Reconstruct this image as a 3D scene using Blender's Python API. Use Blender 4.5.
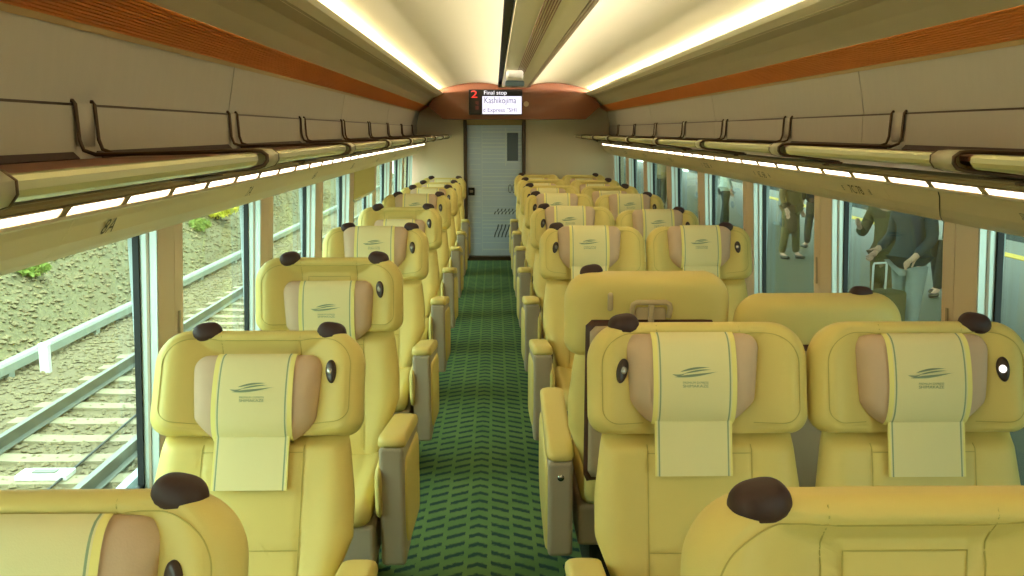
import bpy, bmesh, math, random
from math import sin, cos, pi, radians, sqrt, exp
from mathutils import Matrix, Vector
import numpy as np
random.seed(7)
for _o in list(bpy.data.objects):
    bpy.data.objects.remove(_o)
SC = bpy.context.scene
COL = SC.collection

# ------------------------------------------------------------------ camera, sky, lights, exposure
cam_d = bpy.data.cameras.new('camera')
cam_d.sensor_width = 36.0
cam_d.lens = 950.0 / 1024.0 * 36.0
cam_d.clip_start = 0.02
cam = bpy.data.objects.new('camera', cam_d)
cam.location = (-0.225, 0.0, 1.58)
cam.rotation_euler = (radians(90 - 9.38), 0, radians(-1.025))
COL.objects.link(cam)
SC.camera = cam

world = bpy.data.worlds.new('sky')
SC.world = world
world.use_nodes = True
wn = world.node_tree
wn.nodes.clear()
w_out = wn.nodes.new('ShaderNodeOutputWorld')
w_bg = wn.nodes.new('ShaderNodeBackground')
w_bg.inputs['Color'].default_value = (0.86, 0.97, 1.0, 1)      # even overcast sky
w_bg.inputs['Strength'].default_value = 3.9
wn.links.new(w_bg.outputs['Background'], w_out.inputs['Surface'])

COVE_POWER = 210.0
for s in (-1, 1):                                              # warm tubes hidden in the ceiling coves
    ld = bpy.data.lights.new('cove_light', 'AREA')
    ld.shape = 'RECTANGLE'
    ld.size = 13.0
    ld.size_y = 0.05
    ld.energy = COVE_POWER
    ld.color = (1.0, 0.88, 0.68)
    lo = bpy.data.objects.new('cove_light', ld)
    lo.location = (s * 1.13, 5.1, 1.995)
    d = Vector((-s * 0.88, 0, 0.12)).normalized()
    zax = -d
    xax = Vector((0, 1, 0))
    yax = zax.cross(xax)
    lo.rotation_euler = Matrix((xax, yax, zax)).transposed().to_euler()
    COL.objects.link(lo)

SC.view_settings.view_transform = 'Standard'
SC.view_settings.look = 'None'
SC.view_settings.gamma = 1.0
SC.view_settings.use_curve_mapping = False
SC.view_settings.exposure = 0.85
LAMP_GLOW = 4.5

# ------------------------------------------------------------------ helpers
def lin(c):
    return tuple(((x / 255.0) / 12.92 if x / 255.0 <= 0.04045 else ((x / 255.0 + 0.055) / 1.055) ** 2.4) for x in c)

def mat(name, rgb, rough=0.5, metal=0.0, bump=0.0, bscale=200.0, var=0.0, vscale=4.0, stretch=None, spec=0.5, coat=0.0):
    m = bpy.data.materials.new(name)
    m.use_nodes = True
    nt = m.node_tree
    b = nt.nodes['Principled BSDF']
    c = lin(rgb)
    b.inputs['Base Color'].default_value = (*c, 1)
    b.inputs['Roughness'].default_value = rough
    b.inputs['Metallic'].default_value = metal
    b.inputs['Specular IOR Level'].default_value = spec
    if coat:
        b.inputs['Coat Weight'].default_value = coat
    tc = nt.nodes.new('ShaderNodeTexCoord')
    src = tc.outputs['Object']
    if stretch:
        mp = nt.nodes.new('ShaderNodeMapping')
        mp.inputs['Scale'].default_value = stretch
        nt.links.new(src, mp.inputs['Vector'])
        src = mp.outputs['Vector']
    if var:
        n = nt.nodes.new('ShaderNodeTexNoise')
        n.inputs['Scale'].default_value = vscale
        n.inputs['Detail'].default_value = 4
        nt.links.new(src, n.inputs['Vector'])
        mx = nt.nodes.new('ShaderNodeMix')
        mx.data_type = 'RGBA'
        mx.inputs['A'].default_value = (*[x * (1 - var) for x in c], 1)
        mx.inputs['B'].default_value = (*[min(1, x * (1 + var)) for x in c], 1)
        nt.links.new(n.outputs['Fac'], mx.inputs['Factor'])
        nt.links.new(mx.outputs['Result'], b.inputs['Base Color'])
    if bump:
        n2 = nt.nodes.new('ShaderNodeTexNoise')
        n2.inputs['Scale'].default_value = bscale
        n2.inputs['Detail'].default_value = 3
        nt.links.new(src, n2.inputs['Vector'])
        bp = nt.nodes.new('ShaderNodeBump')
        bp.inputs['Strength'].default_value = bump
        bp.inputs['Distance'].default_value = 0.002
        nt.links.new(n2.outputs['Fac'], bp.inputs['Height'])
        nt.links.new(bp.outputs['Normal'], b.inputs['Normal'])
    return m

def emit(name, rgb, strength):
    m = bpy.data.materials.new(name)
    m.use_nodes = True
    b = m.node_tree.nodes['Principled BSDF']
    b.inputs['Base Color'].default_value = (0.02, 0.02, 0.02, 1)
    b.inputs['Emission Color'].default_value = (*lin(rgb), 1)
    b.inputs['Emission Strength'].default_value = strength
    return m

def math_node(nt, op, a, b=None, c=None):
    n = nt.nodes.new('ShaderNodeMath')
    n.operation = op
    for i, x in enumerate((a, b, c)):
        if x is None:
            continue
        if isinstance(x, (int, float)):
            n.inputs[i].default_value = x
        else:
            nt.links.new(x, n.inputs[i])
    return n.outputs[0]

def S(t):
    t = max(0.0, min(1.0, t))
    return t * t * (3 - 2 * t)

def gau(d, s):
    return exp(-(d / s) ** 2)

class MB:
    def __init__(self):
        self.v = []
        self.f = []
    def add(self, vs, fs):
        b = len(self.v)
        self.v += [tuple(p) for p in vs]
        self.f += [tuple(i + b for i in f) for f in fs]
        return self
    def box(self, x0, x1, y0, y1, z0, z1):
        vs = [(x0, y0, z0), (x1, y0, z0), (x1, y1, z0), (x0, y1, z0), (x0, y0, z1), (x1, y0, z1), (x1, y1, z1), (x0, y1, z1)]
        return self.add(vs, [(0, 3, 2, 1), (4, 5, 6, 7), (0, 1, 5, 4), (1, 2, 6, 5), (2, 3, 7, 6), (3, 0, 4, 7)])
    def prism(self, prof, y0, y1, cap=True):                       # profile in XZ swept along Y
        n = len(prof)
        vs = [(x, y0, z) for x, z in prof] + [(x, y1, z) for x, z in prof]
        fs = [(i, (i + 1) % n, n + (i + 1) % n, n + i) for i in range(n)]
        if cap:
            fs += [tuple(range(n))[::-1], tuple(range(n, 2 * n))]
        return self.add(vs, fs)
    def slab(self, line, th, y0, y1, s=1):                         # polyline in XZ with thickness th towards +normal
        off = []
        n = len(line)
        for i in range(n):
            a = line[max(0, i - 1)]
            b = line[min(n - 1, i + 1)]
            dx, dz = b[0] - a[0], b[1] - a[1]
            L = sqrt(dx * dx + dz * dz) or 1
            off.append((line[i][0] - dz / L * th, line[i][1] + dx / L * th))
        prof = [(s * x, z) for x, z in list(line) + off[::-1]]
        return self.prism(prof, y0, y1)
    def tube(self, pts, r, n=8, closed=False):
        pts = [Vector(p) for p in pts]
        m = len(pts)
        rr_ = r if isinstance(r, (list, tuple)) else [r] * m
        prev = None
        vs = []
        for i, p in enumerate(pts):
            t = (pts[min(m - 1, i + 1)] - pts[max(0, i - 1)]).normalized()
            a = prev if prev is not None else (Vector((0, 0, 1)) if abs(t.z) < 0.9 else Vector((1, 0, 0)))
            u = (a - t * a.dot(t))
            u = u.normalized() if u.length > 1e-6 else t.orthogonal().normalized()
            prev = u
            w = t.cross(u)
            for k in range(n):
                g = 2 * pi * k / n
                vs.append(p + (u * cos(g) + w * sin(g)) * rr_[i])
        fs = []
        for i in range(m - 1):
            for k in range(n):
                fs.append((i * n + k, i * n + (k + 1) % n, (i + 1) * n + (k + 1) % n, (i + 1) * n + k))
        fs += [tuple(range(n))[::-1], tuple(range((m - 1) * n, m * n))]
        return self.add(vs, fs)
    def puff(self, pts, ff, fb, mid=0.0, p=8, nr=14, q=0.5, to=None):
        """a cushion: outline pts in (u,v), front and back heights, rounded rim"""
        to = to or (lambda u, v, w: (u, -w, v))
        n = len(pts)
        cu = sum(a for a, b in pts) / n
        cv = sum(b for a, b in pts) / n
        ks = [1 - (1 - (i + 1) / nr) ** 1.7 for i in range(nr)]
        vs = []
        def e(k):
            return max(0.0, 1 - k ** p) ** q
        for sgn, fn in ((1, ff), (-1, fb)):
            vs.append(to(cu, cv, mid + (fn(cu, cv, 0) - mid)))
            for k in ks[:-1]:
                for a, b in pts:
                    u, v = cu + (a - cu) * k, cv + (b - cv) * k
                    vs.append(to(u, v, mid + (fn(u, v, k) - mid) * e(k)))
        rim = len(vs)
        for a, b in pts:
            vs.append(to(a, b, mid))
        fs = []
        half = 1 + (nr - 1) * n
        for sgn in (0, 1):
            o = sgn * half
            def idx(r, i):
                i %= n
                return rim + i if r == nr - 1 else o + 1 + r * n + i
            for i in range(n):
                t = (o, idx(0, i), idx(0, i + 1))
                fs.append(t if sgn == 0 else t[::-1])
                for r in range(nr - 1):
                    t = (idx(r, i), idx(r + 1, i), idx(r + 1, i + 1), idx(r, i + 1))
                    fs.append(t if sgn == 0 else t[::-1])
        return self.add(vs, fs)
    def rbox(self, x0, x1, y0, y1, z0, z1, r=0.01, n=3):
        bm = bmesh.new()
        bmesh.ops.create_cube(bm, size=1.0)
        for v in bm.verts:
            v.co = Vector(((x0 + x1) / 2 + v.co.x * (x1 - x0), (y0 + y1) / 2 + v.co.y * (y1 - y0), (z0 + z1) / 2 + v.co.z * (z1 - z0)))
        bmesh.ops.bevel(bm, geom=list(bm.edges), offset=r, segments=n, profile=0.5, affect='EDGES')
        bm.verts.index_update()
        self.add([v.co[:] for v in bm.verts], [[v.index for v in f.verts] for f in bm.faces])
        bm.free()
        return self
    def xform(self, fn):
        self.v = [tuple(fn(*p)) for p in self.v]
        return self
    def mesh(self, name, m, smooth=False):
        me = bpy.data.meshes.new(name)
        me.from_pydata(self.v, [], self.f)
        bm = bmesh.new()
        bm.from_mesh(me)
        bmesh.ops.recalc_face_normals(bm, faces=bm.faces)
        bm.to_mesh(me)
        bm.free()
        if smooth:
            me.polygons.foreach_set('use_smooth', [True] * len(me.polygons))
        if m:
            me.materials.append(m)
        return me
    def build(self, name, m, parent=None, smooth=False):
        return link(name, self.mesh(name, m, smooth), parent)

def link(name, me, parent=None, M=None):
    o = bpy.data.objects.new(name, me)
    COL.objects.link(o)
    if parent is not None:
        o.parent = parent
    if M is not None:
        o.matrix_basis = M
    return o

def empty(name, loc=(0, 0, 0), rz=0.0):
    o = bpy.data.objects.new(name, None)
    o.empty_display_size = 0.1
    o.location = loc
    o.rotation_euler = (0, 0, rz)
    COL.objects.link(o)
    return o

def tag(o, label=None, cat=None, group=None, kind=None):
    for k, x in (('label', label), ('category', cat), ('group', group), ('kind', kind)):
        if x:
            o[k] = x
    return o

def rr(a, b, r, N=96, cu=0.0, cv=0.0, taper=None):
    """rounded rectangle outline, radii (TR, TL, BL, BR)"""
    if not isinstance(r, (list, tuple)):
        r = (r,) * 4
    raw = []
    for (sx, sy, rad, a0) in ((1, 1, r[0], 0), (-1, 1, r[1], 90), (-1, -1, r[2], 180), (1, -1, r[3], 270)):
        for i in range(13):
            g = radians(a0 + 90 * i / 12)
            raw.append((sx * (a - rad) + rad * cos(g), sy * (b - rad) + rad * sin(g)))
    return resample([((u * (taper(v) if taper else 1)) + cu, v + cv) for u, v in raw], N)

def resample(raw, N):
    seg = []
    L = 0
    n = len(raw)
    for i in range(n):
        a, b = raw[i], raw[(i + 1) % n]
        d = math.dist(a, b)
        seg.append((L, d, a, b))
        L += d
    out = []
    j = 0
    for k in range(N):
        t = L * k / N
        while j < n - 1 and seg[j][0] + seg[j][1] <= t:
            j += 1
        l0, d, a, b = seg[j]
        x = (t - l0) / d if d else 0
        out.append((a[0] + (b[0] - a[0]) * x, a[1] + (b[1] - a[1]) * x))
    return out

def ray_k(pts, u, v):
    n = len(pts)
    cu = sum(a for a, b in pts) / n
    cv = sum(b for a, b in pts) / n
    dx, dy = u - cu, v - cv
    if abs(dx) + abs(dy) < 1e-9:
        return 0.0
    best = 1e-9
    for i in range(n):
        ax, ay = pts[i][0] - cu, pts[i][1] - cv
        bx, by = pts[(i + 1) % n][0] - cu, pts[(i + 1) % n][1] - cv
        ex, ey = bx - ax, by - ay
        den = dx * ey - dy * ex
        if abs(den) < 1e-12:
            continue
        t = (ax * ey - ay * ex) / den
        w = (ax * dy - ay * dx) / den
        if t > 0 and -1e-6 <= w <= 1 + 1e-6:
            best = t
            break
    return 1 / best

def text_mesh(body, size, align='CENTER'):
    cu = bpy.data.curves.new('lettering', 'FONT')
    cu.body = body
    cu.size = size
    cu.align_x = align
    cu.align_y = 'CENTER'
    o = bpy.data.objects.new('lettering', cu)
    COL.objects.link(o)
    dg = bpy.context.evaluated_depsgraph_get()
    me = o.evaluated_get(dg).to_mesh()
    vs = [tuple(v.co) for v in me.vertices]
    fs = [tuple(p.vertices) for p in me.polygons]
    o.evaluated_get(dg).to_mesh_clear()
    bpy.data.objects.remove(o)
    bpy.data.curves.remove(cu)
    return vs, fs

# ------------------------------------------------------------------ materials
M = {}
M['leather'] = mat('leather', (229, 207, 124), 0.48, bump=0.12, bscale=420, var=0.04, vscale=9, spec=0.35)
M['seam'] = mat('seam_thread', (196, 176, 92), 0.7)
M['hood'] = mat('lamp_hood_brown', (164, 140, 98), 0.45)
M['latch'] = mat('latch_beige', (206, 180, 140), 0.4)
M['pillow'] = mat('pillow_suede', (214, 184, 154), 0.8, bump=0.15, bscale=300, var=0.05, vscale=14, spec=0.2)
M['pad'] = mat('pad_brown', (62, 36, 32), 0.55, bump=0.1, bscale=300)
M['taupe'] = mat('taupe_plastic', (182, 164, 140), 0.42, var=0.03)
M['tray'] = mat('tray_plastic', (184, 158, 124), 0.45)
M['brown_trim'] = mat('brown_trim', (78, 42, 26), 0.45)
M['dark'] = mat('dark_metal', (40, 38, 36), 0.5)
M['silver'] = mat('silver', (200, 198, 190), 0.25, 1.0)
M['bezel'] = mat('bezel_black', (62, 44, 36), 0.3)
M['lens_off'] = mat('lens_glass', (190, 185, 175), 0.15, 0.6)
M['lens_on'] = emit('lens_lit', (255, 246, 236), 1.1)
M['logo'] = mat('logo_teal', (142, 156, 124), 0.7)
M['wall'] = mat('wall_cream', (222, 206, 162), 0.55, var=0.03, bump=0.06, bscale=150)
M['pillar'] = mat('pillar_beige', (234, 211, 188), 0.45, var=0.03, stretch=(1, 1, 0.2), vscale=10)
M['rackwall'] = mat('rack_wall_taupe', (190, 184, 168), 0.7, bump=0.25, bscale=260, var=0.04, vscale=30, stretch=(1, 1, 0.25))
M['end_wall'] = mat('end_wall_cream', (238, 218, 180), 0.5, var=0.02)
M['band'] = mat('band_beige', (226, 204, 164), 0.42, var=0.03)
M['cove'] = mat('cove_olive', (190, 182, 148), 0.4, var=0.05, vscale=3)
M['slat'] = mat('orange_wood', (238, 144, 64), 0.42, var=0.06, vscale=6, stretch=(3, 0.25, 3), spec=0.4)
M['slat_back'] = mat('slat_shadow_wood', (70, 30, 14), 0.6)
M['ceiling'] = mat('ceiling_cream', (240, 232, 205), 0.5, var=0.015)
M['strip'] = mat('ceiling_strip', (214, 204, 158), 0.3, var=0.03)
M['black'] = mat('slot_black', (22, 20, 18), 0.6)
M['rail'] = mat('rack_rail_champagne', (205, 200, 150), 0.25, 0.35)
M['cap'] = mat('rack_cap_grey', (182, 174, 146), 0.35, 0.3)
M['rod'] = mat('rack_rod_bronze', (86, 66, 46), 0.35, 0.5)
M['shelf'] = mat('rack_shelf_brown', (120, 66, 38), 0.5, var=0.15, vscale=14, stretch=(6, 0.4, 1))
M['gap'] = mat('rack_gap_brown', (70, 52, 44), 0.6)
M['frame'] = mat('window_frame_alu', (205, 214, 206), 0.3, 0.3)
M['gasket'] = mat('gasket_black', (18, 20, 20), 0.5)
M['header'] = mat('header_wood', (120, 66, 34), 0.32, var=0.12, vscale=8, stretch=(0.4, 3, 4), coat=0.3)
M['jamb'] = mat('door_jamb_brown', (84, 62, 44), 0.35, 0.3)
M['lintel'] = mat('lintel_gold', (176, 148, 96), 0.4)
M['door'] = mat('door_frosted', (206, 218, 234), 0.3)
M['door_line'] = mat('door_print_pale', (222, 232, 238), 0.4)
M['door_dark'] = mat('door_print_dark', (84, 98, 112), 0.4)
M['screen_black'] = mat('screen_black', (12, 10, 12), 0.3)
M['screen_white'] = emit('screen_white', (232, 226, 246), 0.85)
M['screen_ink'] = mat('screen_ink', (30, 24, 60), 0.5)
M['screen_text'] = emit('screen_text_white', (245, 240, 245), 0.9)
M['screen_red'] = emit('screen_text_red', (235, 50, 40), 0.95)
M['screen_red_dim'] = emit('screen_text_red_dim', (120, 26, 24), 0.6)
M['ink'] = mat('seat_number_ink', (74, 60, 36), 0.6)
M['lamp'] = emit('reading_strip_lamp', (255, 238, 212), LAMP_GLOW)
M['blind'] = mat('blind', (224, 214, 140), 0.7)
M['white'] = mat('white_plastic', (232, 232, 228), 0.4)
M['blue'] = mat('blue_plastic', (96, 120, 142), 0.4)
M['shell'] = mat('car_body_outer', (190, 200, 205), 0.4)

def stripes_cover():
    m = mat('pillow_cover_cloth', (236, 222, 150), 0.85, bump=0.15, bscale=500, spec=0.15)
    nt = m.node_tree
    b = nt.nodes['Principled BSDF']
    tc = nt.nodes.new('ShaderNodeTexCoord')
    sp = nt.nodes.new('ShaderNodeSeparateXYZ')
    nt.links.new(tc.outputs['Object'], sp.inputs[0])
    ax = math_node(nt, 'ABSOLUTE', sp.outputs['X'])
    line = math_node(nt, 'COMPARE', ax, 0.0825, 0.0018)
    edge = math_node(nt, 'GREATER_THAN', ax, 0.0875)
    m1 = nt.nodes.new('ShaderNodeMix'); m1.data_type = 'RGBA'
    m1.inputs['A'].default_value = (*lin((242, 230, 174)), 1)
    m1.inputs['B'].default_value = (*lin((250, 236, 150)), 1)
    nt.links.new(edge, m1.inputs['Factor'])
    m2 = nt.nodes.new('ShaderNodeMix'); m2.data_type = 'RGBA'
    m2.inputs['B'].default_value = (*lin((158, 172, 138)), 1)
    nt.links.new(m1.outputs['Result'], m2.inputs['A'])
    nt.links.new(line, m2.inputs['Factor'])
    nt.links.new(m2.outputs['Result'], b.inputs['Base Color'])
    return m
M['cover'] = stripes_cover()

AISLE_X = -0.295
def carpet():
    m = mat('carpet', (70, 112, 60), 0.95, bump=0.5, bscale=700, spec=0.1)
    nt = m.node_tree
    b = nt.nodes['Principled BSDF']
    tc = nt.nodes.new('ShaderNodeTexCoord')
    sp = nt.nodes.new('ShaderNodeSeparateXYZ')
    nz = nt.nodes.new('ShaderNodeTexNoise'); nz.inputs['Scale'].default_value = 60; nz.inputs['Detail'].default_value = 3
    nt.links.new(tc.outputs['Object'], nz.inputs['Vector'])
    nt.links.new(tc.outputs['Object'], sp.inputs[0])
    wob = math_node(nt, 'MULTIPLY_ADD', nz.outputs['Fac'], 0.03, -0.015)
    ax = math_node(nt, 'ABSOLUTE', math_node(nt, 'SUBTRACT', sp.outputs['X'], AISLE_X))
    PX, PY = 0.088, 0.088
    cx = math_node(nt, 'DIVIDE', ax, PX)
    col = math_node(nt, 'FLOOR', math_node(nt, 'ADD', cx, 0.5))
    lx = math_node(nt, 'SUBTRACT', cx, col)
    yy = math_node(nt, 'ADD', math_node(nt, 'ADD', sp.outputs['Y'], wob), math_node(nt, 'MULTIPLY', lx, PX * 0.62))
    ph = math_node(nt, 'ADD', math_node(nt, 'DIVIDE', yy, PY), math_node(nt, 'MULTIPLY', col, 0.12))
    fr = math_node(nt, 'ABSOLUTE', math_node(nt, 'SUBTRACT', math_node(nt, 'FRACT', ph), 0.5))
    in_y = math_node(nt, 'SMOOTH_MIN', 1.0, math_node(nt, 'MULTIPLY', math_node(nt, 'SUBTRACT', 0.255, fr), 6.5), 0.1)
    in_y = math_node(nt, 'MAXIMUM', in_y, 0.0)
    in_x = math_node(nt, 'LESS_THAN', math_node(nt, 'ADD', math_node(nt, 'ABSOLUTE', lx), math_node(nt, 'MULTIPLY', wob, 4.0)), 0.41)
    dash = math_node(nt, 'MULTIPLY', in_y, in_x)
    n2 = nt.nodes.new('ShaderNodeTexNoise'); n2.inputs['Scale'].default_value = 6; n2.inputs['Detail'].default_value = 5
    nt.links.new(tc.outputs['Object'], n2.inputs['Vector'])
    g = nt.nodes.new('ShaderNodeMix'); g.data_type = 'RGBA'
    g.inputs['A'].default_value = (*lin((78, 120, 74)), 1)
    g.inputs['B'].default_value = (*lin((122, 150, 96)), 1)
    nt.links.new(n2.outputs['Fac'], g.inputs['Factor'])
    k = nt.nodes.new('ShaderNodeMix'); k.data_type = 'RGBA'
    k.inputs['B'].default_value = (*lin((48, 76, 74)), 1)
    nt.links.new(g.outputs['Result'], k.inputs['A'])
    nt.links.new(dash, k.inputs['Factor'])
    nt.links.new(k.outputs['Result'], b.inputs['Base Color'])
    return m
M['carpet'] = carpet()

def glass():
    m = bpy.data.materials.new('window_glass')
    m.use_nodes = True
    nt = m.node_tree
    nt.nodes.clear()
    out = nt.nodes.new('ShaderNodeOutputMaterial')
    mix = nt.nodes.new('ShaderNodeMixShader')
    tr = nt.nodes.new('ShaderNodeBsdfTransparent')
    tr.inputs['Color'].default_value = (0.80, 0.93, 0.84, 1)
    gl = nt.nodes.new('ShaderNodeBsdfGlossy')
    gl.inputs['Roughness'].default_value = 0.02
    fr = nt.nodes.new('ShaderNodeLayerWeight')
    fr.inputs['Blend'].default_value = 0.5
    fc = math_node(nt, 'MULTIPLY_ADD', math_node(nt, 'POWER', fr.outputs['Facing'], 4.0), 0.45, 0.02)
    nt.links.new(fc, mix.inputs['Fac'])
    nt.links.new(tr.outputs[0], mix.inputs[1])
    nt.links.new(gl.outputs[0], mix.inputs[2])
    nt.links.new(mix.outputs[0], out.inputs['Surface'])
    return m
M['glass'] = glass()

# ------------------------------------------------------------------ the carriage shell (structure)
Y0, Y1 = -1.6, 11.75
PITCH = 1.25
GASKETS = [2.79 + PITCH * k for k in range(-3, 8)]         # far edge of each window
PW = 0.225                                                 # pillar width

floor = MB().box(-1.36, 1.36, Y0, Y1, -0.12, 0.0).build('floor', M['carpet'])
tag(floor, kind='structure')

ceil_root = empty('ceiling'); tag(ceil_root, kind='structure')
# two domed panels, one each side of the middle strip
for s in (-1, 1):
    line = []
    for i in range(49):
        t = i / 48
        x = 0.185 + (0.87 - 0.185) * t
        z = 2.10 + (2.045 - 2.10) * t + 0.050 * sin(pi * t ** 0.9)
        line.append((x, z))
    y = Y0
    while y < Y1 - 0.01:
        y2 = min(y + 2.5, Y1)
        MB().slab(line, 0.02, y + 0.002, y2 - 0.002, s).build('ceiling_panel', M['ceiling'], ceil_root, smooth=False)
        y = y2
# middle strip with air slots
MB().box(-0.14, 0.14, Y0, Y1, 2.075, 2.11).build('center_strip', M['strip'], ceil_root)
for x in (-0.018, -0.006, 0.006, 0.018, 0.030, -0.030):
    MB().box(x - 0.0025, x + 0.0025, Y0, Y1, 2.0735, 2.0752).build('air_slot', M['shelf'], ceil_root)
MB().box(-0.185, -0.14, Y0, Y1, 2.14, 2.16).build('dark_slot', M['black'], ceil_root)
MB().box(0.14, 0.185, Y0, Y1, 2.14, 2.16).build('dark_slot', M['black'], ceil_root)
MB().box(-0.187, -0.183, Y0, Y1, 2.085, 2.15).build('slot_lip', M['black'], ceil_root)
MB().box(0.150, 0.158, Y0, Y1, 2.078, 2.15).build('slot_lip', M['taupe'], ceil_root)
MB().box(0.170, 0.187, Y0, Y1, 2.085, 2.15).build('slot_lip', M['taupe'], ceil_root)
MB().box(-1.40, 1.40, Y0 - 0.05, Y1 + 0.05, 2.22, 2.27).build('outer_roof', M['shell'], ceil_root)

def side_wall(s, name):
    root = empty(name); tag(root, kind='structure')
    # cove: lip, sloping band
    MB().slab([(0.815, 2.012), (0.828, 1.994), (0.868, 1.977)], 0.006, Y0, Y1, s).build('cove_lip', M['ceiling'], root)
    MB().slab([(0.866, 1.976), (0.92, 1.955), (0.975, 1.918), (1.03, 1.872)], 0.010, Y0, Y1, s).build('cove_panel', M['cove'], root)
    MB().slab([(0.875, 1.982), (1.20, 1.955), (1.22, 2.10)], -0.01, Y0, Y1, s).build('cove_tray', M['ceiling'], root)
    # orange wooden slats
    a, b = (1.025, 1.872), (1.135, 1.812)
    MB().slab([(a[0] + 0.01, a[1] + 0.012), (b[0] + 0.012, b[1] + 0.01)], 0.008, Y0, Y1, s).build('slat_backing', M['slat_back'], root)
    ns = 12
    for i in range(ns):
        t0, t1 = i / ns, (i + 0.66) / ns
        p = (a[0] + (b[0] - a[0]) * t0, a[1] + (b[1] - a[1]) * t0)
        q = (a[0] + (b[0] - a[0]) * t1, a[1] + (b[1] - a[1]) * t1)
        MB().slab([p, q], 0.010, Y0, Y1, s).build('slat', M['slat'], root)
    MB().slab([(1.132, 1.816), (1.138, 1.800)], 0.012, Y0, Y1, s).build('slat_rail', M['lintel'], root)
    # upper fabric panels, with upright joints, and the panel behind the racks
    y = Y0
    ys = [Y0] + [0.95 + 2.5 * k for k in range(0, 5)] + [Y1]
    if s > 0:
        ys = [Y0] + [1.48 + 2.45 * k - 0.3 for k in range(0, 5)] + [Y1]
    for y, y2 in zip(ys[:-1], ys[1:]):
        if y2 > Y1: y2 = Y1
        if y2 - y < 0.05: continue
        MB().slab([(1.140, 1.815), (1.172, 1.642)], 0.02, y + 0.004, y2 - 0.004, s).build('upper_panel', M['rackwall'], root)
        MB().slab([(1.168, 1.636), (1.170, 1.505)], 0.02, y + 0.002, y2 - 0.002, s).build('rack_back_panel', M['rackwall'], root)
    MB().slab([(1.182, 1.665), (1.182, 1.615)], 0.01, Y0, Y1, s).build('joint_backing', M['rod'], root)  # dark strip added behind the seam to stop a light leak
    MB().slab([(1.17, 1.505), (1.07, 1.450)], 0.02, Y0, Y1, s).build('under_rack_panel', M['cove'], root)
    # number band under the lamps
    y = Y0
    yb = [Y0] + [1.95 + PITCH * k for k in range(-2, 8)] + [Y1]
    for y, y2 in zip(yb[:-1], yb[1:]):
        if y2 - y < 0.05: continue
        MB().slab([(1.082, 1.404), (1.092, 1.386), (1.118, 1.348), (1.150, 1.320), (1.180, 1.304), (1.204, 1.297), (1.235, 1.292)], 0.02, y + 0.0008, y2 - 0.0008, s).build('number_band', M['band'], root)
    # body outside
    MB().slab([(1.36, 1.31), (1.36, 2.25)], -0.03, Y0, Y1, s).build('outer_skin', M['shell'], root)
    MB().slab([(1.36, -0.3), (1.36, 0.50)], -0.03, Y0, Y1, s).build('outer_skin', M['shell'], root)
    # sill and lower panelling
    MB().slab([(1.33, 0.50), (1.245, 0.495), (1.245, 0.46)], 0.02, Y0, Y1, s).build('window_sill', M['frame'], root)
    for y, y2 in zip(yb[:-1], yb[1:]):
        if y2 - y < 0.05: continue
        MB().slab([(1.255, 0.50), (1.265, 0.0)], 0.02, y + 0.002, y2 - 0.002, s).build('lower_panel', M['wall'], root)
    # pillars between the windows: two boards with a joint
    for g in GASKETS[:-1]:
        e = g + PW
        for (p0, p1) in ((g + 0.002, g + 0.143), (g + 0.147, e)):
            MB().slab([(1.212, 1.31), (1.252, 0.49)], 0.018, p0, p1, s).build('pillar_board', M['pillar'], root)
        MB().slab([(1.296, 1.31), (1.296, 0.49)], 0.02, g + 0.035, e - 0.035, s).build('pillar_outer', M['shell'], root)
        # small catch on the board
        MB().slab([(1.224, 1.02), (1.230, 0.90)], -0.003, g + 0.172, g + 0.187, s).build('blind_catch', M['taupe'], root)
    return root

wl = side_wall(-1, 'wall_left')
wr = side_wall(1, 'wall_right')

def win(n, s, g, blind=False):
    root = empty('window_%d' % n); tag(root, kind='structure')
    a, b = g - (PITCH - PW), g
    fr = MB()
    # reveals on both ends, top and bottom
    prof = [(1.214, 1.32), (1.254, 0.485), (1.312, 0.485), (1.280, 1.32)]
    fr.prism([(s * x, z) for x, z in prof], b - 0.004, b + 0.03)
    fr.prism([(s * x, z) for x, z in prof], a - 0.03, a + 0.004)
    fr.build('frame', M['frame'], root)
    MB().prism([(s * x, z) for x, z in ((1.236, 1.32), (1.276, 0.485), (1.284, 0.485), (1.244, 1.32))], b - 0.008, b - 0.003).build('frame_groove', M['taupe'], root)
    gk = MB()
    gp = [(1.264, 1.335), (1.298, 0.475), (1.316, 0.475), (1.282, 1.335)]
    gk.prism([(s * x, z) for x, z in gp], b - 0.014, b - 0.002)
    gk.prism([(s * x, z) for x, z in gp], a + 0.002, a + 0.03)
    gk.slab([(1.302, 0.475), (1.300, 0.515)], -0.016, a, b, s)
    gk.slab([(1.268, 1.335), (1.270, 1.30)], 0.016, a, b, s)
    gk.build('gasket', M['gasket'], root)
    MB().prism([(s * x, z) for x, z in ((1.277, 1.33), (1.309, 0.48), (1.313, 0.48), (1.281, 1.33))], a + 0.01, b - 0.01).build('pane', M['glass'], root)
    if blind:
        bl = MB()
        zt, zb = 1.31, 1.10
        k = 14
        for i in range(k):
            z1 = zt - (zt - zb) * i / k
            z2 = zt - (zt - zb) * (i + 1) / k
            x1 = 1.206 + (1.31 - z1) * 0.049 + 0.002 * (i % 2)
            bl.prism([(s * x1, z1), (s * (x1 + 0.003), z1), (s * (x1 + 0.003), z2), (s * x1, z2)], a - 0.05, b + 0.06)
        bl.build('blind', M['blind'], root)
        MB().prism([(s * 1.212, 1.104), (s * 1.224, 1.104), (s * 1.224, 1.088), (s * 1.212, 1.088)], a - 0.05, b + 0.06).build('blind_rail', M['frame'], root)
    return root
wn_i = 1
for g in GASKETS:
    if g > Y1: continue
    win(wn_i, -1, g, blind=abs(g - 7.79) < 0.01); wn_i += 1
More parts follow.
